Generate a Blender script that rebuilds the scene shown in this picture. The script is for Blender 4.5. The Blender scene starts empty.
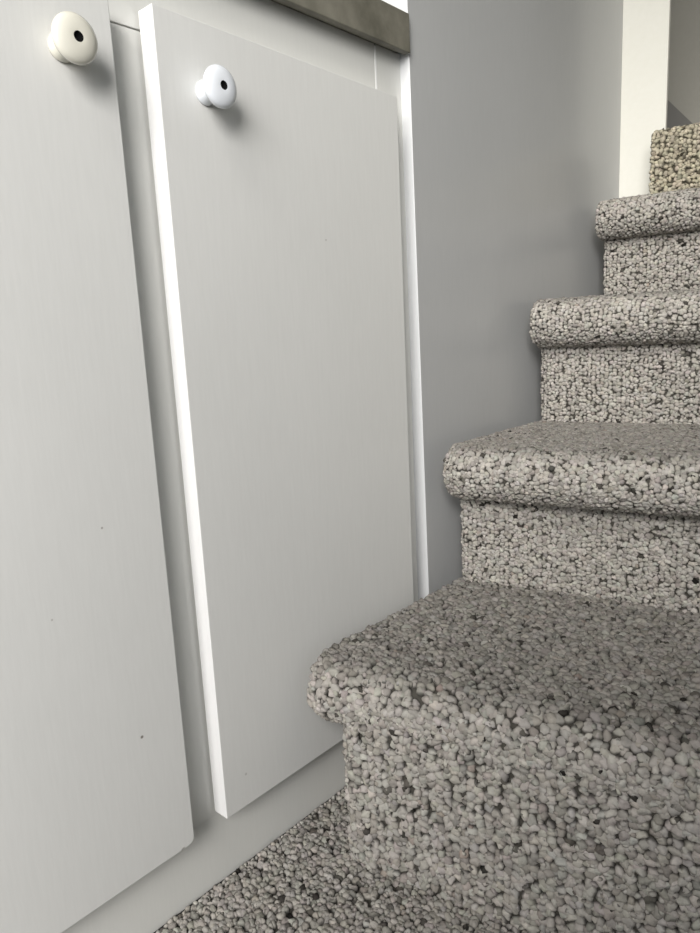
import bpy, bmesh, math, random
import numpy as np
from mathutils import Matrix, Vector

random.seed(7)
rng = np.random.default_rng(11)
C = bpy.context.scene.collection

# ------------------------------------------------------------------ units
# The place is laid out in "units" (distance camera - door fronts = 1), with the
# eye at the origin; W() turns them into metres with the floor at z = 0.
S = 0.46
X0, Z0 = -1.044, -1.06         # face-frame plane, carpet surface


def W(x, y, z):
    return (S * (x - X0), S * y, S * (z - Z0))


# ------------------------------------------------------------------ helpers
def link(name, me, mat, parent=None):
    o = bpy.data.objects.new(name, me)
    C.objects.link(o)
    for m in (mat if isinstance(mat, (list, tuple)) else [mat]):
        me.materials.append(m)
    if parent:
        o.parent = parent
        o.matrix_parent_inverse = parent.matrix_world.inverted()
    return o


def tag(o, label, cat=None, group=None, kind=None):
    if label: o['label'] = label
    if cat: o['category'] = cat
    if group: o['group'] = group
    if kind: o['kind'] = kind
    return o


def empty(name, loc):
    o = bpy.data.objects.new(name, None)
    o.empty_display_size = 0.05
    C.objects.link(o)
    o.location = loc
    bpy.context.view_layer.update()
    return o


def box_bm(bm, a, b, bevel=0.0, seg=2):
    """box between unit corners a and b (world metres), bevelled"""
    a = W(*a); b = W(*b)
    r = bmesh.ops.create_cube(bm, size=1.0)
    vs = r['verts']
    for v in vs:
        for i in range(3):
            v.co[i] = a[i] if v.co[i] < 0 else b[i]
    if bevel:
        es = list({e for v in vs for e in v.link_edges})
        bmesh.ops.bevel(bm, geom=es, offset=bevel, segments=seg, profile=0.5, affect='EDGES')


def mesh(name, bm, smooth=False):
    bmesh.ops.recalc_face_normals(bm, faces=bm.faces)
    me = bpy.data.meshes.new(name)
    bm.to_mesh(me); bm.free()
    if smooth:
        me.polygons.foreach_set('use_smooth', [True] * len(me.polygons))
    return me


def box(name, a, b, mat, parent=None, bevel=0.0, seg=2):
    bm = bmesh.new()
    box_bm(bm, a, b, bevel, seg)
    return link(name, mesh(name, bm), mat, parent)


def poly(name, pts, mat, parent=None):
    bm = bmesh.new()
    bm.faces.new([bm.verts.new(W(*p)) for p in pts])
    me = bpy.data.meshes.new(name); bm.to_mesh(me); bm.free()
    return link(name, me, mat, parent)


# ------------------------------------------------------------------ materials
def new_mat(name):
    m = bpy.data.materials.new(name)
    m.use_nodes = True
    nt = m.node_tree
    b = nt.nodes['Principled BSDF']
    return m, nt, b


def node(nt, t, **kw):
    n = nt.nodes.new(t)
    for k, v in kw.items():
        if k in n.inputs: n.inputs[k].default_value = v
        else: setattr(n, k, v)
    return n


def painted(name, col, col2, rough=0.45, grain=(60, 60, 6), bump=0.12, spec=0.4, mottle=2.5, dist=0.0006):
    """satin paint over wood: a fine grain along z and a faint mottling"""
    m, nt, b = new_mat(name)
    L = nt.links.new
    tc = node(nt, 'ShaderNodeTexCoord')
    mp = node(nt, 'ShaderNodeMapping')
    mp.inputs['Scale'].default_value = grain
    L(tc.outputs['Object'], mp.inputs['Vector'])
    n1 = node(nt, 'ShaderNodeTexNoise', Scale=6.0, Detail=5.0, Roughness=0.6)
    L(mp.outputs['Vector'], n1.inputs['Vector'])
    n2 = node(nt, 'ShaderNodeTexNoise', Scale=mottle, Detail=4.0, Roughness=0.55)
    L(tc.outputs['Object'], n2.inputs['Vector'])
    mx = node(nt, 'ShaderNodeMix', data_type='RGBA')
    mx.inputs['A'].default_value = (*col, 1); mx.inputs['B'].default_value = (*col2, 1)
    ad = node(nt, 'ShaderNodeMath', operation='MULTIPLY_ADD')
    ad.inputs[1].default_value = 0.35
    L(n1.outputs['Fac'], ad.inputs[0]); 
    ml = node(nt, 'ShaderNodeMath', operation='MULTIPLY'); ml.inputs[1].default_value = 0.65
    L(n2.outputs['Fac'], ml.inputs[0]); L(ml.outputs[0], ad.inputs[2])
    rp = node(nt, 'ShaderNodeMapRange'); rp.inputs['From Min'].default_value = 0.35; rp.inputs['From Max'].default_value = 0.65
    L(ad.outputs[0], rp.inputs['Value']); L(rp.outputs['Result'], mx.inputs['Factor'])
    L(mx.outputs['Result'], b.inputs['Base Color'])
    bp = node(nt, 'ShaderNodeBump', Strength=bump, Distance=dist)
    L(n1.outputs['Fac'], bp.inputs['Height']); L(bp.outputs['Normal'], b.inputs['Normal'])
    b.inputs['Roughness'].default_value = rough
    b.inputs['Specular IOR Level'].default_value = spec
    return m


M_door = painted('door_paint', (0.62, 0.62, 0.60), (0.67, 0.67, 0.65))
M_edge = painted('white_edge_paint', (0.74, 0.74, 0.735), (0.79, 0.79, 0.785), bump=0.3, grain=(90, 90, 40))
M_panel_edge = painted('panel_edge_paint', (0.60, 0.61, 0.62), (0.65, 0.66, 0.67), bump=0.25, grain=(90, 90, 40))
M_frame = painted('frame_paint', (0.62, 0.62, 0.59), (0.66, 0.66, 0.63), bump=0.08)
M_wall = painted('wall_paint', (0.395, 0.40, 0.40), (0.43, 0.435, 0.435), bump=0.10, rough=0.34)
_b = M_wall.node_tree.nodes['Principled BSDF']; _b.inputs['Coat Weight'].default_value = 0.6; _b.inputs['Coat Roughness'].default_value = 0.22
M_end = painted('cream_wall_paint', (0.74, 0.73, 0.66), (0.78, 0.77, 0.71), bump=0.1, grain=(20, 20, 20), rough=0.6)
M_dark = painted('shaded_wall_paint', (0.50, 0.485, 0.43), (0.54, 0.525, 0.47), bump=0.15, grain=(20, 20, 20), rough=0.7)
M_shadow = painted('wall_shadow_tone', (0.27, 0.265, 0.25), (0.29, 0.28, 0.265), rough=0.6)
M_top = painted('grey_laminate', (0.105, 0.10, 0.078), (0.20, 0.19, 0.155), rough=0.5, grain=(10, 10, 10), bump=0.05, mottle=22)


SPOTS = [(0.5511, -0.6548), (0.5245, -0.2819), (0.7608, -0.8399), (1.0714, 0.1827), (0.4284, -0.4007), (0.6064, -0.9080)]


def scuffs(m, spots):
    """little chips and specks in the paint, at places on the object"""
    nt = m.node_tree; L = nt.links.new
    b = nt.nodes['Principled BSDF']
    tc = node(nt, 'ShaderNodeTexCoord')
    src = b.inputs['Base Color'].links[0].from_socket
    for (p, rad, amt) in spots:
        sub = node(nt, 'ShaderNodeVectorMath', operation='DISTANCE')
        sub.inputs[1].default_value = p
        L(tc.outputs['Object'], sub.inputs[0])
        mr = node(nt, 'ShaderNodeMapRange')
        mr.inputs['From Min'].default_value = rad; mr.inputs['From Max'].default_value = rad * 0.5
        mr.inputs['To Min'].default_value = 0.0; mr.inputs['To Max'].default_value = amt
        L(sub.outputs['Value'], mr.inputs['Value'])
        mx = node(nt, 'ShaderNodeMix', data_type='RGBA')
        mx.inputs['B'].default_value = (0.13, 0.11, 0.09, 1)
        L(src, mx.inputs['A']); L(mr.outputs['Result'], mx.inputs['Factor'])
        src = mx.outputs['Result']
    L(src, b.inputs['Base Color'])


scuffs(M_door, [(W(-1, SPOTS[0][0], SPOTS[0][1]), .0016, .9), (W(-1, SPOTS[1][0], SPOTS[1][1]), .0011, .6),
                (W(-1, SPOTS[2][0], SPOTS[2][1]), .0016, .35), (W(-1, SPOTS[3][0], SPOTS[3][1]), .0012, .4),
                (W(-1, SPOTS[4][0], SPOTS[4][1]), .0010, .4), (W(-1, SPOTS[5][0], SPOTS[5][1]), .0026, .6)])


def simple(name, col, rough=0.5, spec=0.5, coat=0.0):
    m, nt, b = new_mat(name)
    tc = node(nt, 'ShaderNodeTexCoord')
    n = node(nt, 'ShaderNodeTexNoise', Scale=30.0, Detail=3.0)
    nt.links.new(tc.outputs['Object'], n.inputs['Vector'])
    mx = node(nt, 'ShaderNodeMix', data_type='RGBA')
    mx.inputs['A'].default_value = (*col, 1)
    mx.inputs['B'].default_value = (*[c * 0.94 for c in col], 1)
    nt.links.new(n.outputs['Fac'], mx.inputs['Factor'])
    nt.links.new(mx.outputs['Result'], b.inputs['Base Color'])
    b.inputs['Roughness'].default_value = rough
    b.inputs['Specular IOR Level'].default_value = spec
    b.inputs['Coat Weight'].default_value = coat
    b.inputs['Coat Roughness'].default_value = 0.08
    return m


M_knob_cream = simple('cream_ceramic', (0.72, 0.70, 0.61), 0.25, 0.5, 0.6)
M_knob_white = simple('white_ceramic', (0.78, 0.81, 0.85), 0.25, 0.5, 0.6)
M_screw = simple('dark_screw', (0.006, 0.006, 0.006), 0.9, 0.05)
M_caulk = simple('white_caulk', (0.85, 0.85, 0.84), 0.5)
M_gap = simple('dark_joint', (0.03, 0.03, 0.028), 0.8)
M_black = simple('black_underside', (0.02, 0.02, 0.018), 0.8)


def carpet_mat(name, tint=(1, 1, 1)):
    m, nt, b = new_mat(name)
    L = nt.links.new
    at = node(nt, 'ShaderNodeAttribute', attribute_name='loop_tone')
    tc = node(nt, 'ShaderNodeTexCoord')
    n = node(nt, 'ShaderNodeTexNoise', Scale=420.0, Detail=3.0, Roughness=0.7)
    L(tc.outputs['Object'], n.inputs['Vector'])
    n3 = node(nt, 'ShaderNodeTexNoise', Scale=130.0, Detail=2.0)
    L(tc.outputs['Object'], n3.inputs['Vector'])
    rp = node(nt, 'ShaderNodeMapRange')
    rp.inputs['From Min'].default_value = 0.3; rp.inputs['From Max'].default_value = 0.7
    rp.inputs['To Min'].default_value = 0.84; rp.inputs['To Max'].default_value = 1.14
    L(n3.outputs['Fac'], rp.inputs['Value'])
    vm = node(nt, 'ShaderNodeVectorMath', operation='SCALE')
    L(at.outputs['Color'], vm.inputs[0]); L(rp.outputs['Result'], vm.inputs['Scale'])
    vm2 = node(nt, 'ShaderNodeVectorMath', operation='MULTIPLY')
    vm2.inputs[1].default_value = tint
    L(vm.outputs[0], vm2.inputs[0])
    L(vm2.outputs[0], b.inputs['Base Color'])
    bp = node(nt, 'ShaderNodeBump', Strength=0.8, Distance=0.0011)
    L(n.outputs['Fac'], bp.inputs['Height']); L(bp.outputs['Normal'], b.inputs['Normal'])
    b.inputs['Roughness'].default_value = 0.95
    b.inputs['Specular IOR Level'].default_value = 0.08
    return m


M_carpet = carpet_mat('berber_carpet')
M_plush = carpet_mat('plush_carpet', (1.0, 0.965, 0.82))


# ------------------------------------------------------------------ camera
F = 700.0
PP = np.array([350.0, 466.5])
VY, VZ = np.array([985.0, 300.0]), np.array([531.0, 4100.0])
dy = np.array([*(VY - PP), F]); dy /= np.linalg.norm(dy)
dz = np.array([*(VZ - PP), F]); dz -= dy * (dz @ dy); dz /= np.linalg.norm(dz)
dx = -np.cross(dy, dz)
R = np.array([dx, dy, -dz])                      # world <- image axes (right, down, forward)
cam = bpy.data.cameras.new('camera')
cam.sensor_fit = 'HORIZONTAL'; cam.sensor_width = 36; cam.lens = 36 * F / 700
cam.clip_start = 0.01
co = bpy.data.objects.new('camera', cam); C.objects.link(co)
mw = Matrix.Identity(4)
for i in range(3):
    mw[i][0] = R[i][0]; mw[i][1] = -R[i][1]; mw[i][2] = -R[i][2]
p0 = W(0, 0, 0)
for i in range(3): mw[i][3] = p0[i]
co.matrix_world = mw
bpy.context.scene.camera = co


def in_view(P, margin=40):
    """which unit points lie in the frame (only used to choose mesh density)"""
    q = P @ R
    zf = np.maximum(q[:, 2], 1e-3)
    px = PP[0] + F * q[:, 0] / zf; py = PP[1] + F * q[:, 1] / zf
    return (q[:, 2] > 0.05) & (px > -margin) & (px < 700 + margin) & (py > -margin) & (py < 933 + margin)


# ------------------------------------------------------------------ looped pile
def dome(seg, rings, low=-0.45):
    v = [(0, 0, 1)]; f = []
    for r in range(1, rings + 1):
        t = r / rings
        ph = t * (math.pi / 2 + math.asin(-low))
        for s in range(seg):
            a = 2 * math.pi * (s + 0.5 * (r % 2)) / seg
            v.append((math.sin(ph) * math.cos(a), math.sin(ph) * math.sin(a), math.cos(ph)))
    for s in range(seg): f.append((0, 1 + s, 1 + (s + 1) % seg))
    for r in range(1, rings):
        o1 = 1 + (r - 1) * seg; o2 = o1 + seg
        sh = 0 if (r % 2) else 1
        for s in range(seg):
            s2 = (s + 1) % seg
            if r % 2:   # lower ring is un-rotated relative
                f.append((o1 + s, o2 + s2, o1 + s2)); f.append((o1 + s, o2 + s, o2 + s2)) if False else f.append((o2 + s2, o1 + s, o2 + s))
            else:
                f.append((o1 + s, o2 + s, o1 + s2)); f.append((o1 + s2, o2 + s, o2 + s2))
    return np.array(v, float), np.array(f, int)


HI, MID, LO = dome(12, 5, -0.6), dome(8, 3), dome(5, 2)


def tones(n, dark=0.02, mid=0.30, gain=1.0):
    """one yarn colour per loop: oatmeal, greige, now and then near-black"""
    base = np.array([0.405, 0.382, 0.348])
    c = base[None] * rng.normal(1.0, 0.07, (n, 1)) * gain
    u = rng.random(n)
    k = u < mid
    c[k] = np.array([0.315, 0.295, 0.267]) * rng.normal(1, 0.09, (k.sum(), 1))
    k = u < dark
    c[k] = np.array([0.09, 0.083, 0.073]) * rng.normal(1, 0.35, (k.sum(), 1))
    k = (u > 0.995)
    c[k] = np.array([0.33, 0.285, 0.25])
    c *= 1 + rng.normal(0, 0.015, (n, 3))
    return np.clip(c, 0.01, 0.85)


class Pile:
    """base surface plus yarn loops, all in unit coordinates, built as one mesh"""
    def __init__(self): self.V = []; self.T = []; self.Q = []; self.K = []; self.n = 0

    def add(self, v, tris=None, quads=None, col=(0.075, 0.07, 0.06)):
        self.V.append(v)
        c = np.ones((len(v), 4)); c[:, :3] = col
        self.K.append(c)
        if tris is not None and len(tris): self.T.append(np.asarray(tris) + self.n)
        if quads is not None and len(quads): self.Q.append(np.asarray(quads) + self.n)
        self.n += len(v)

    def loops(self, P, N, A, size, kinds, lean=0.35, col=None, asp=(1.12, 0.92, 0.72), rough=0.15):
        """P points, N normals, A first tangent; size scalar or array"""
        n = len(P)
        if n == 0: return
        N = N / np.linalg.norm(N, axis=1, keepdims=True)
        A = A - N * (A * N).sum(1, keepdims=True); A /= np.linalg.norm(A, axis=1, keepdims=True)
        N = N + rng.normal(0, lean * 0.5, (n, 3)); N /= np.linalg.norm(N, axis=1, keepdims=True)
        A = A - N * (A * N).sum(1, keepdims=True); A /= np.linalg.norm(A, axis=1, keepdims=True)
        B = np.cross(N, A)
        yaw = rng.normal(0, 0.8, (n, 1))
        A, B = A * np.cos(yaw) + B * np.sin(yaw), -A * np.sin(yaw) + B * np.cos(yaw)
        sc = size * rng.normal(1, 0.15, (n, 3)).clip(0.6, 1.4) * np.array(asp)[None]
        col = tones(n) if col is None else col
        for kind in (0, 1, 2):
            k = np.where(kinds == kind)[0]
            if not len(k): continue
            tv, tf = (HI, MID, LO)[kind]
            m = len(tv)
            off = tv[None] * sc[k][:, None, :]
            # lumpy yarn: low-frequency ripple per loop
            ph = rng.random((len(k), 1)) * 6.28
            rip = 1 + rough * np.sin(3.4 * tv[None, :, 0] + ph) * np.cos(3.0 * tv[None, :, 1] + 1.7 * ph) + 0.6 * rough * np.sin(5.3 * tv[None, :, 1] - 4.1 * tv[None, :, 2] + 2.3 * ph)
            off = off * rip[:, :, None]
            v = P[k][:, None, :] + off[:, :, 0:1] * A[k][:, None] + off[:, :, 1:2] * B[k][:, None] + off[:, :, 2:3] * N[k][:, None]
            v = v.reshape(-1, 3)
            f = (tf[None] + (np.arange(len(k)) * m)[:, None, None]).reshape(-1, 3)
            c = np.ones((len(k), m, 4))
            hh = np.clip((tv[:, 2] + 0.05) / 0.75, 0, 1); h = 0.2 + 0.8 * hh * hh * (3 - 2 * hh)       # crevice shade painted into the colour: loop bases darker than crowns
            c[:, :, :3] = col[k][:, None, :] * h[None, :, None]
            self.V.append(v); self.T.append(f + self.n); self.K.append(c.reshape(-1, 4)); self.n += len(v)

    def build(self, name, mat, parent=None):
        V = np.concatenate(self.V); K = np.concatenate(self.K)
        Vw = np.stack([S * (V[:, 0] - X0), S * V[:, 1], S * (V[:, 2] - Z0)], 1)
        T = np.concatenate(self.T) if self.T else np.zeros((0, 3), int)
        Q = np.concatenate(self.Q) if self.Q else np.zeros((0, 4), int)
        me = bpy.data.meshes.new(name)
        me.vertices.add(len(Vw)); me.vertices.foreach_set('co', Vw.ravel().astype(np.float32))
        li = np.concatenate([T.ravel(), Q.ravel()]).astype(np.int32)
        me.loops.add(len(li)); me.loops.foreach_set('vertex_index', li)
        me.polygons.add(len(T) + len(Q))
        st = np.concatenate([np.arange(len(T)) * 3, len(T) * 3 + np.arange(len(Q)) * 4]).astype(np.int32)
        me.polygons.foreach_set('loop_start', st)
        me.update(calc_edges=True); me.validate()
        me.polygons.foreach_set('use_smooth', np.ones(len(me.polygons), bool))
        at = me.attributes.new('loop_tone', 'FLOAT_COLOR', 'POINT')
        at.data.foreach_set('color', K.ravel().astype(np.float32))
        return link(name, me, mat, parent)


def grid_quads(nr, nc):
    i = np.arange(nr - 1)[:, None] * nc + np.arange(nc - 1)[None]
    return np.stack([i, i + 1, i + nc + 1, i + nc], -1).reshape(-1, 4)


def sweep(pile, prof, xs_lo, xs_hi, shift, pitch, far=0, rowp=0.86, gain=1.0, dark=0.02, mid=0.30, lean=0.35, squash=1.0, top_shade=None, fill=True):
    """prof: (k,2) polyline of (y,z); y gets shift(x, y, z).  Columns of loops run along the polyline."""
    prof = np.asarray(prof, float)
    seg = np.linalg.norm(np.diff(prof, axis=0), axis=1)
    s = np.concatenate([[0], np.cumsum(seg)])
    if fill:
        xs = np.linspace(xs_lo, xs_hi, 24)
        G = np.array([[(x, shift(x, p[0], p[1]), p[1]) for x in xs] for p in prof])
        pile.add(G.reshape(-1, 3), quads=grid_quads(len(prof), len(xs)))
    cols = np.arange(xs_lo + pitch * 0.3, xs_hi, pitch)
    P = []; 
    for x in cols:
        t = np.arange(rng.random() * pitch * rowp, s[-1], pitch * rowp)
        t = t + rng.normal(0, pitch * 0.18, len(t)); t = t.clip(0, s[-1] - 1e-6)
        xx = x + rng.normal(0, pitch * 0.18, len(t))
        P.append(np.stack([xx, t], 1))
    P = np.concatenate(P)

    def at(x, t):
        y = np.interp(t, s, prof[:, 0]); z = np.interp(t, s, prof[:, 1])
        return np.stack([x, shift(x, y, z), z], 1)
    e = pitch * 0.4

    def layer(P, size, lean, sink, asp):
        P = P[(P[:, 1] > 0) & (P[:, 1] < s[-1] - 1e-6)]
        pt = at(P[:, 0], P[:, 1])
        tx = at(P[:, 0] + e, P[:, 1]) - at(P[:, 0] - e, P[:, 1])
        tt = at(P[:, 0], np.minimum(P[:, 1] + e, s[-1])) - at(P[:, 0], np.maximum(P[:, 1] - e, 0))
        N = np.cross(tx, tt); N /= np.linalg.norm(N, axis=1, keepdims=True)
        kinds = np.where(in_view(pt), far, 2)
        col = tones(len(pt), dark, mid, gain)
        if top_shade is not None: col = col * (1 - (1 - top_shade[1]) * np.clip((P[:, 1] - top_shade[0]) / 0.04, 0, 1))[:, None]
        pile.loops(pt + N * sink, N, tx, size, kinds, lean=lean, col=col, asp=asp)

    layer(P, pitch * 0.64, lean, 0.0, (1.08, 0.97, 0.92 * squash))
    # thinner strands pushed up between the loops
    Q = P[rng.random(len(P)) < 0.85]
    Q = Q + rng.normal(0, pitch * 0.5, Q.shape)
    Q[:, 0] = Q[:, 0].clip(xs_lo + 0.003, xs_hi); P[:, 0] = P[:, 0].clip(xs_lo + 0.003, xs_hi)
    far = max(far, 1)
    layer(Q, pitch * 0.40, lean * 2, pitch * 0.22, (1.15, 0.9, 0.85))


# ------------------------------------------------------------------ room shell
ZT = 3.0
tag(poly('floor', [(-1.06, -3.2, Z0 - .012), (1.6, -3.2, Z0 - .012), (1.6, 3.6, Z0 - .012), (-1.06, 3.6, Z0 - .012)], M_gap), None, kind='structure')

PX = -1.012                     # face of the stair wall panel
PY = 1.40
bm = bmesh.new()
# the panel edge is a touch out of plumb, as in the old house
lo, hi = (PX + .000, PY + .008), (PX - .0075, PY - .008)
zs = (Z0, 1.2)
zh_ = ZT
t_ = (zh_ - zs[0]) / (zs[1] - zs[0])
top = (lo[0] + (hi[0] - lo[0]) * t_, lo[1] + (hi[1] - lo[1]) * t_)
pts = [(lo[0], lo[1], Z0), (PX, 2.63, Z0), (PX - .2, 2.63, Z0), (PX - .2, lo[1], Z0),
       (top[0], top[1], zh_), (PX, 2.63, zh_), (PX - .2, 2.63, zh_), (PX - .2, top[1], zh_)]
v = [bm.verts.new(W(*p)) for p in pts]
for f in ((0, 3, 2, 1), (4, 5, 6, 7), (0, 1, 5, 4), (1, 2, 6, 5), (2, 3, 7, 6), (3, 0, 4, 7)): bm.faces.new([v[q] for q in f])
bmesh.ops.bevel(bm, geom=list(bm.edges), offset=0.0006, segments=2, profile=0.5, affect='EDGES')
wl = link('wall_left', mesh('wall_left', bm), [M_wall, M_panel_edge])
for p in wl.data.polygons:
    if p.normal.y < -0.7: p.material_index = 1
tag(wl, None, kind='structure')
tag(box('wall_back', (-2.6, -3.2, Z0), (-2.5, 2.63, ZT), M_end), None, kind='structure')
tag(box('wall_end', (PX - .2, 2.63, Z0), (-0.860, 2.645, ZT), M_end, bevel=0.001), None, kind='structure')
tag(box('ceiling', (-2.6, -1.2, 2.75), (1.6, 3.8, 2.85), M_end), None, kind='structure')
tag(box('wall_right', (1.0, 0.9, Z0), (1.1, 3.8, 2.75), M_end), None, kind='structure')
tag(box('shade_blocker', (0.08, -0.85, Z0), (1.6, -0.75, 0.62), M_wall), None, kind='structure')  # added unseen blocker, casts the soft shade on the first step's lower right
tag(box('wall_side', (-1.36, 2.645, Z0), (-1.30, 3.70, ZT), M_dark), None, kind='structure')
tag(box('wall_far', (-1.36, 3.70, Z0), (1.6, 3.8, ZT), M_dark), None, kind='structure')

# ------------------------------------------------------------------ base cabinet
cab = empty('base_cabinet', W(X0, 0.7, Z0))
tag(cab, 'white painted base cabinet with two flat doors and round knobs beside the stairs', 'cabinet')
FX = X0
YL = -1.6
RAILZ = 0.487
CT = 0.612
box('top_rail', (FX - .06, YL, RAILZ), (FX, 1.305, CT), M_frame, cab, 0.0004)
box('stile', (FX - .06, 0.56, -0.92), (FX, 0.78, RAILZ - .0025), M_frame, cab, 0.0004)
box('stile', (FX - .06, 1.309, -0.92), (FX, PY, CT), M_frame, cab, 0.0004)
box('stile', (FX - .06, YL, -0.92), (FX, YL + .15, RAILZ - .0025), M_frame, cab, 0.0004)
box('kick_board', (FX - .06, YL, Z0 - .0115), (FX - .0003, PY, -0.9202), M_frame, cab, 0.0004)
box('back_panel', (FX - .075, YL, Z0), (FX - .062, PY, CT), M_gap, cab)
box('caulk_line', (FX - .02, 1.3045, 0.48), (FX + .0006, 1.3095, CT - .004), M_caulk, cab)


def door(y0, y1, z0, z1, label, round_corner=False, drop=0.0):
    bm = bmesh.new()
    box_bm(bm, (FX + .006, y0, z0), (-1.0, y1, z1))
    for v in bm.verts:          # the old door hangs a little out of square
        if v.co.y > W(0, y1, 0)[1] - 1e-5 and v.co.z > W(0, 0, z1)[2] - 1e-5: v.co.z -= drop * S
    bm.edges.ensure_lookup_table()
    # soften the upright corner at the free lower edge, then all arrises
    a = W(0, y1, z0)
    if round_corner:
        es = [e for e in bm.edges if all(abs(v.co.y - a[1]) < 1e-5 and abs(v.co.z - a[2]) < 1e-5 for v in e.verts)]
        bmesh.ops.bevel(bm, geom=es, offset=0.006, segments=4, profile=0.5, affect='EDGES')
    bmesh.ops.bevel(bm, geom=[e for e in bm.edges if e.calc_face_angle(0) > 0.6], offset=0.0006, segments=2, profile=0.5, affect='EDGES')
    o = link('door', mesh('door', bm), [M_door, M_edge], cab)
    for p in o.data.polygons:
        if abs(p.normal.x) < 0.5: p.material_index = 1
    o['label'] = label
    return o


dl = door(-0.02, 0.632, -0.908, 0.50, 'left door with the cream knob', True)
dr = door(0.707, 1.323, -0.907, 0.511, 'right door with the white knob', drop=0.013)


def knob(y, z, mat, door_obj, label, k=1.0):
    prof = [(0.0, 0.0), (.0235, 0.0), (.0240, .004), (.0215, .010), (.0195, .020), (.0195, .033), (.0225, .039),
            (.0310, .0425), (.0375, .0475), (.0395, .0535), (.0385, .0585), (.0345, .0625), (.0270, .0655), (.0180, .0672), (.0085, .0678)]
    hole = [(.0080, .0677), (.0074, .0650), (0.0, .0648)]
    bm = bmesh.new(); n = 40
    rings = []
    for (r, h) in prof + hole:
        if r == 0: rings.append([bm.verts.new(W(-1.0 + h * k * 0.9, y, z))]); continue
        rings.append([bm.verts.new(W(-1.0 + h * k * 0.9, y + r * k * math.cos(2 * math.pi * i / n), z + r * k * math.sin(2 * math.pi * i / n))) for i in range(n)])
    for j in range(len(rings) - 1):
        a, b = rings[j], rings[j + 1]
        for i in range(n):
            i2 = (i + 1) % n
            if len(a) == 1: f = bm.faces.new((a[0], b[i2], b[i]))
            elif len(b) == 1: f = bm.faces.new((a[i], a[i2], b[0]))
            else: f = bm.faces.new((a[i], a[i2], b[i2], b[i]))
            f.material_index = 1 if j >= len(prof) - 1 else 0
    o = link('knob', mesh('knob', bm, True), [mat, M_screw], door_obj)
    o['label'] = label
    return o


knob(0.549, 0.410, M_knob_cream, dl, 'cream round knob with dark screw hole', 0.83)
knob(0.796, 0.400, M_knob_white, dr, 'bluish white round knob with dark screw hole', 0.83)

# worktop
ct = empty('countertop', W(-1.2, 0.7, 0.60))
tag(ct, 'grey-brown laminate countertop slab on top of the white base cabinet', 'countertop')
box('slab', (-2.5, YL, 0.6125), (-1.026, 1.389, 0.6830), M_top, ct, 0.0008)
box('front_edge', (-1.0255, YL, 0.6030), (-1.009, 1.3895, 0.6835), M_top, ct, 0.0008)

# ------------------------------------------------------------------ staircase
SX, SR = -0.962, 0.42
st = empty('carpeted_staircase', W(-0.3, 1.5, Z0))
tag(st, 'straight flight of stairs covered in speckled oatmeal looped carpet beside the white cabinet', 'staircase')
# tread top heights, nose fronts and riser faces (at the left end)
TZ = [-0.650, -0.290, 0.062, 0.376]
NY = [0.886, 1.392, 1.842, 2.292]
RY = [0.906, 1.470, 1.915, 2.365, 2.50]
SK = [0.19, 0.20, 0.20, 0.20, 0.15]
NTS = [0.125, 0.125, 0.125, 0.112]
PITCH = [0.0156, 0.0114, 0.0112, 0.0112]


def arc(cy, cz, r, a0, a1, n):
    return [(cy + r * math.cos(a), cz + r * math.sin(a)) for a in np.linspace(a0, a1, n)]


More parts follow.
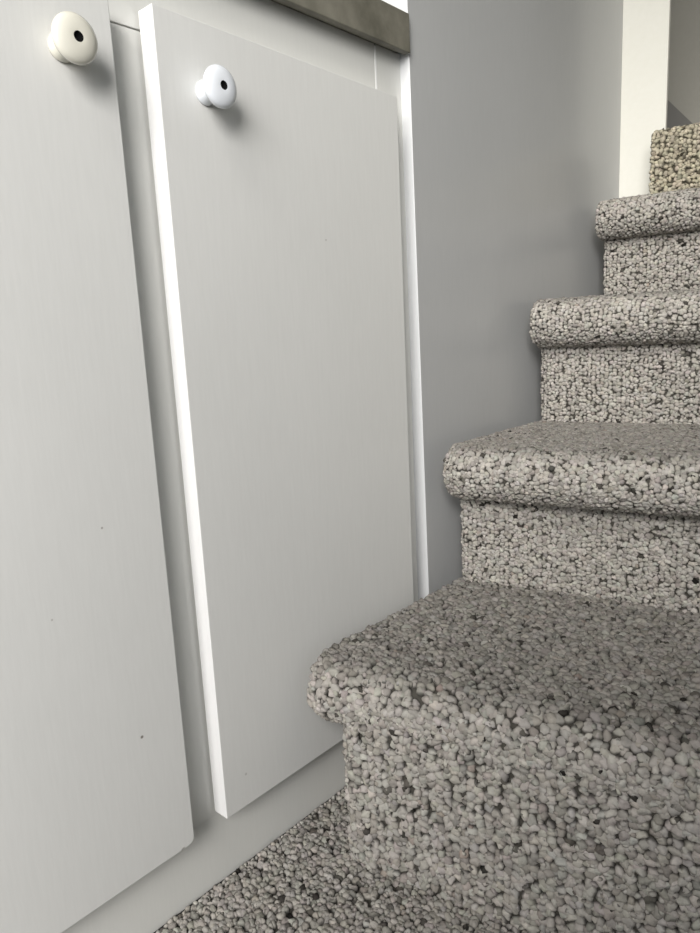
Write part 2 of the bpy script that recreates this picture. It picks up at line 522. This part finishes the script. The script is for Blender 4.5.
for i in range(4):
    far = 0 if i < 2 else 1
    pit = PITCH[i]
    NT = NTS[i]; r = NT / 2
    zt = TZ[i] - pit * 0.35            # base sits below the loop crowns
    yn = NY[i] + pit * 0.35
    yb = RY[i + 1] + 0.03
    k = SK[i]; kb = SK[i + 1]

    def shift(x, y, z, i=i, k=k, kb=kb, yn=yn, yb=yb):
        u = np.clip((y - yn) / (yb - yn), 0, 1)
        lead = (k * (1 - u) + kb * u) * (x - SX)
        fade = 0.0
        if i == 0:      # the first lip melts into its riser away from the free end
            fade = 0.004 * np.clip((x - SX) / 0.2, 0, 1) * (1 - u)
        # free end is rounded off in plan
        e = np.clip((SX + 0.05 - x) / 0.05, 0, 1)
        return y + lead + fade + 0.022 * e * e * (1 - u) ** 4
    rr = r
    prof = [(yn + r + 0.06, zt - NT), (yn + r, zt - NT)] + arc(yn + rr, zt - rr, rr, -math.pi / 2, -1.5 * math.pi, 14)[1:] + [(yb, zt)]
    P = Pile()
    sweep(P, prof, SX, SR, shift, pit, far=far, lean=0.4 if i == 0 else 0.3, top_shade=(0.20, 0.64))     # shade of the flat tops put into the loop colour
    # free left end cap: fan of loops over the side of the slab
    pts = []
    for yy in np.arange(yn + 0.012, yb, pit * 0.95):
        for zz in np.arange(zt - NT + 0.012, zt - 0.006, pit * 0.9):
            dyc = yy - (yn + r)
            if dyc < 0 and dyc * dyc + (zz - (zt - r)) ** 2 > (r - 0.004) ** 2: continue
            pts.append((SX + rng.normal(0, .001), shift(SX, yy, zz) + rng.normal(0, .0015), zz + rng.normal(0, .0015)))
    pts = np.array(pts)
    P.loops(pts, np.tile([-1.0, 0, 0], (len(pts), 1)), np.tile([0, 1.0, 0], (len(pts), 1)), pit * 0.6, np.where(in_view(pts), 1, 2))
    cap = np.array([(SX, shift(SX, p[0], p[1]), p[1]) for p in prof] + [(SX, yb, zt - NT)])
    P.add(cap, tris=[(0, j, j + 1) for j in range(1, len(cap) - 1)])
    t = P.build('tread', M_carpet, st)

    # riser under this tread
    zl = (Z0 if i == 0 else TZ[i - 1]) - 0.005
    zh = zt - NT + (0.03 if i else 0.09)
    xl = -0.880 if i == 0 else SX + 0.003
    yr = RY[i] + pit * 0.35

    def shr(x, y, z, i=i, k=k, xl=xl):
        e = np.clip((xl + 0.03 - x) / 0.03, 0, 1)
        bulge = 0.0
        if i == 1: bulge = 0.012 * np.sin(np.clip((x - xl) / 0.5, 0, 1) * math.pi)
        return y + k * (x - SX) - k * ((xl - SX) if i == 0 else 0) + 0.016 * e * e + bulge
    P = Pile()
    sweep(P, [(yr, zl), (yr, zh)], xl, SR, shr, pit, far=far if i < 2 else 1, lean=0.45 if i == 0 else 0.3)
    # left flank of the riser box
    D = 0.25
    pts = np.array([(xl, shr(xl, yr, 0) + d, z) for d in np.arange(0.006, D, pit * .95) for z in np.arange(zl, zh, pit * .9)])
    pts += rng.normal(0, .0012, pts.shape)
    P.loops(pts, np.tile([-1.0, 0, 0], (len(pts), 1)), np.tile([0, 1.0, 0], (len(pts), 1)), pit * 0.6, np.where(in_view(pts) & (pts[:, 1] < yr + .06), 1, 2))
    y0 = shr(xl, yr, 0); y1 = shr(SR, yr, 0)
    P.add(np.array([(xl, y0, zl), (xl, y0 + D, zl), (xl, y0 + D, zh), (xl, y0, zh), (SR, y1, zl), (SR, y1 + D, zl), (SR, y1 + D, zh), (SR, y1, zh)]),
          quads=[(0, 1, 2, 3), (4, 7, 6, 5), (1, 5, 6, 2)])
    P.build('riser', M_carpet, st)

# diagonal shadow on the wall beyond the opening, drawn as a darker polygon
tag(poly('shadow_patch_1', [(x, 3.697, z) for x, z in ((-1.30, 0.5), (-0.76, 0.5), (-1.2, 0.995), (-1.30, 1.107))], M_shadow), None, kind='structure')

# upper landing edge in a plusher, yellower pile
LX = -0.858
P = Pile()
lp = 0.0135
ly, lz = 2.50, 0.590
prof = [(ly, TZ[3] - .01)] + [(ly, lz - 0.03)] + arc(ly + .03, lz - .03, .03, math.pi, math.pi / 2, 6)[1:] + [(3.69, lz)]
sweep(P, prof, LX, SR, lambda x, y, z: y + 0.15 * (x - LX), lp, far=1, lean=0.8, gain=1.15, dark=0.02, mid=0.25)
pts = np.array([(LX, y, z) for y in np.arange(ly + .01, 2.62, lp) for z in np.arange(TZ[3], lz, lp)])
P.loops(pts, np.tile([-1.0, 0, 0], (len(pts), 1)), np.tile([0, 1.0, 0], (len(pts), 1)), lp * .6, np.ones(len(pts)), lean=0.8)
P.add(np.array([(LX, ly, TZ[3] - .01), (LX, 2.62, TZ[3] - .01), (LX, 2.62, lz), (LX, ly + .03, lz), (LX, ly, lz - .03)]), tris=[(0, 1, 2), (0, 2, 3), (0, 3, 4)])
P.build('landing', M_plush, st)['label'] = 'yellower plush carpet on the upper landing'

# ------------------------------------------------------------------ floor carpet
P = Pile()
xs = np.linspace(X0 + .002, 1.2, 20)
sweep(P, [(0.0, Z0 - .010), (1.25, Z0 - .010)], X0 + .0165, 0.2, lambda x, y, z: y + 0 * x, 0.0138, far=0, lean=0.6, rowp=0.92, gain=0.92, dark=0.03, mid=0.35)
ey = np.arange(0.3, 1.2, .0095)     # tucked edge row against the kick board
pts = np.stack([X0 + .0092 + rng.normal(0, .0008, len(ey)), ey, Z0 - .010 + rng.normal(0, .001, len(ey))], 1)
P.loops(pts, np.tile([0.25, 0, 1.0], (len(pts), 1)), np.tile([0, 1.0, 0], (len(pts), 1)), .0068, np.ones(len(pts)), lean=0.25, asp=(1.0, 0.85, 1.1))
fc = P.build('floor_carpet', M_carpet)
tag(fc, 'speckled greige looped carpet on the floor at the foot of the stairs', 'carpet', kind='stuff')

# ------------------------------------------------------------------ light
def area(name, loc, target, size, size_y, power, col, spread=180):
    l = bpy.data.lights.new(name, 'AREA')
    l.shape = 'RECTANGLE'; l.size = size; l.size_y = size_y; l.energy = power; l.color = col
    l.spread = math.radians(spread)
    o = bpy.data.objects.new(name, l); C.objects.link(o)
    o.location = W(*loc)
    d = Vector(W(*target)) - Vector(W(*loc))
    o.rotation_euler = d.to_track_quat('-Z', 'Y').to_euler()
    return o


area('window_light', (1.1, -2.9, 1.4), (-1.05, 0.2, -0.45), 1.2, 1.2, 19.0, (1.0, 0.973, 0.945), 75)
area('riser_fill', (-0.1, -0.4, 2.4), (-0.75, 2.4, 0.2), 0.5, 0.5, 1.6, (1.0, 0.97, 0.90), 50)  # added fill lamp without a known source, brightens the upper risers
w = bpy.data.worlds.new('world'); bpy.context.scene.world = w
w.use_nodes = True
bg = w.node_tree.nodes['Background']
bg.inputs['Color'].default_value = (0.74, 0.87, 1.0, 1)
bg.inputs['Strength'].default_value = 0.25

vs = bpy.context.scene.view_settings
vs.view_transform = 'Standard'
vs.look = 'None'
vs.exposure = 0.0
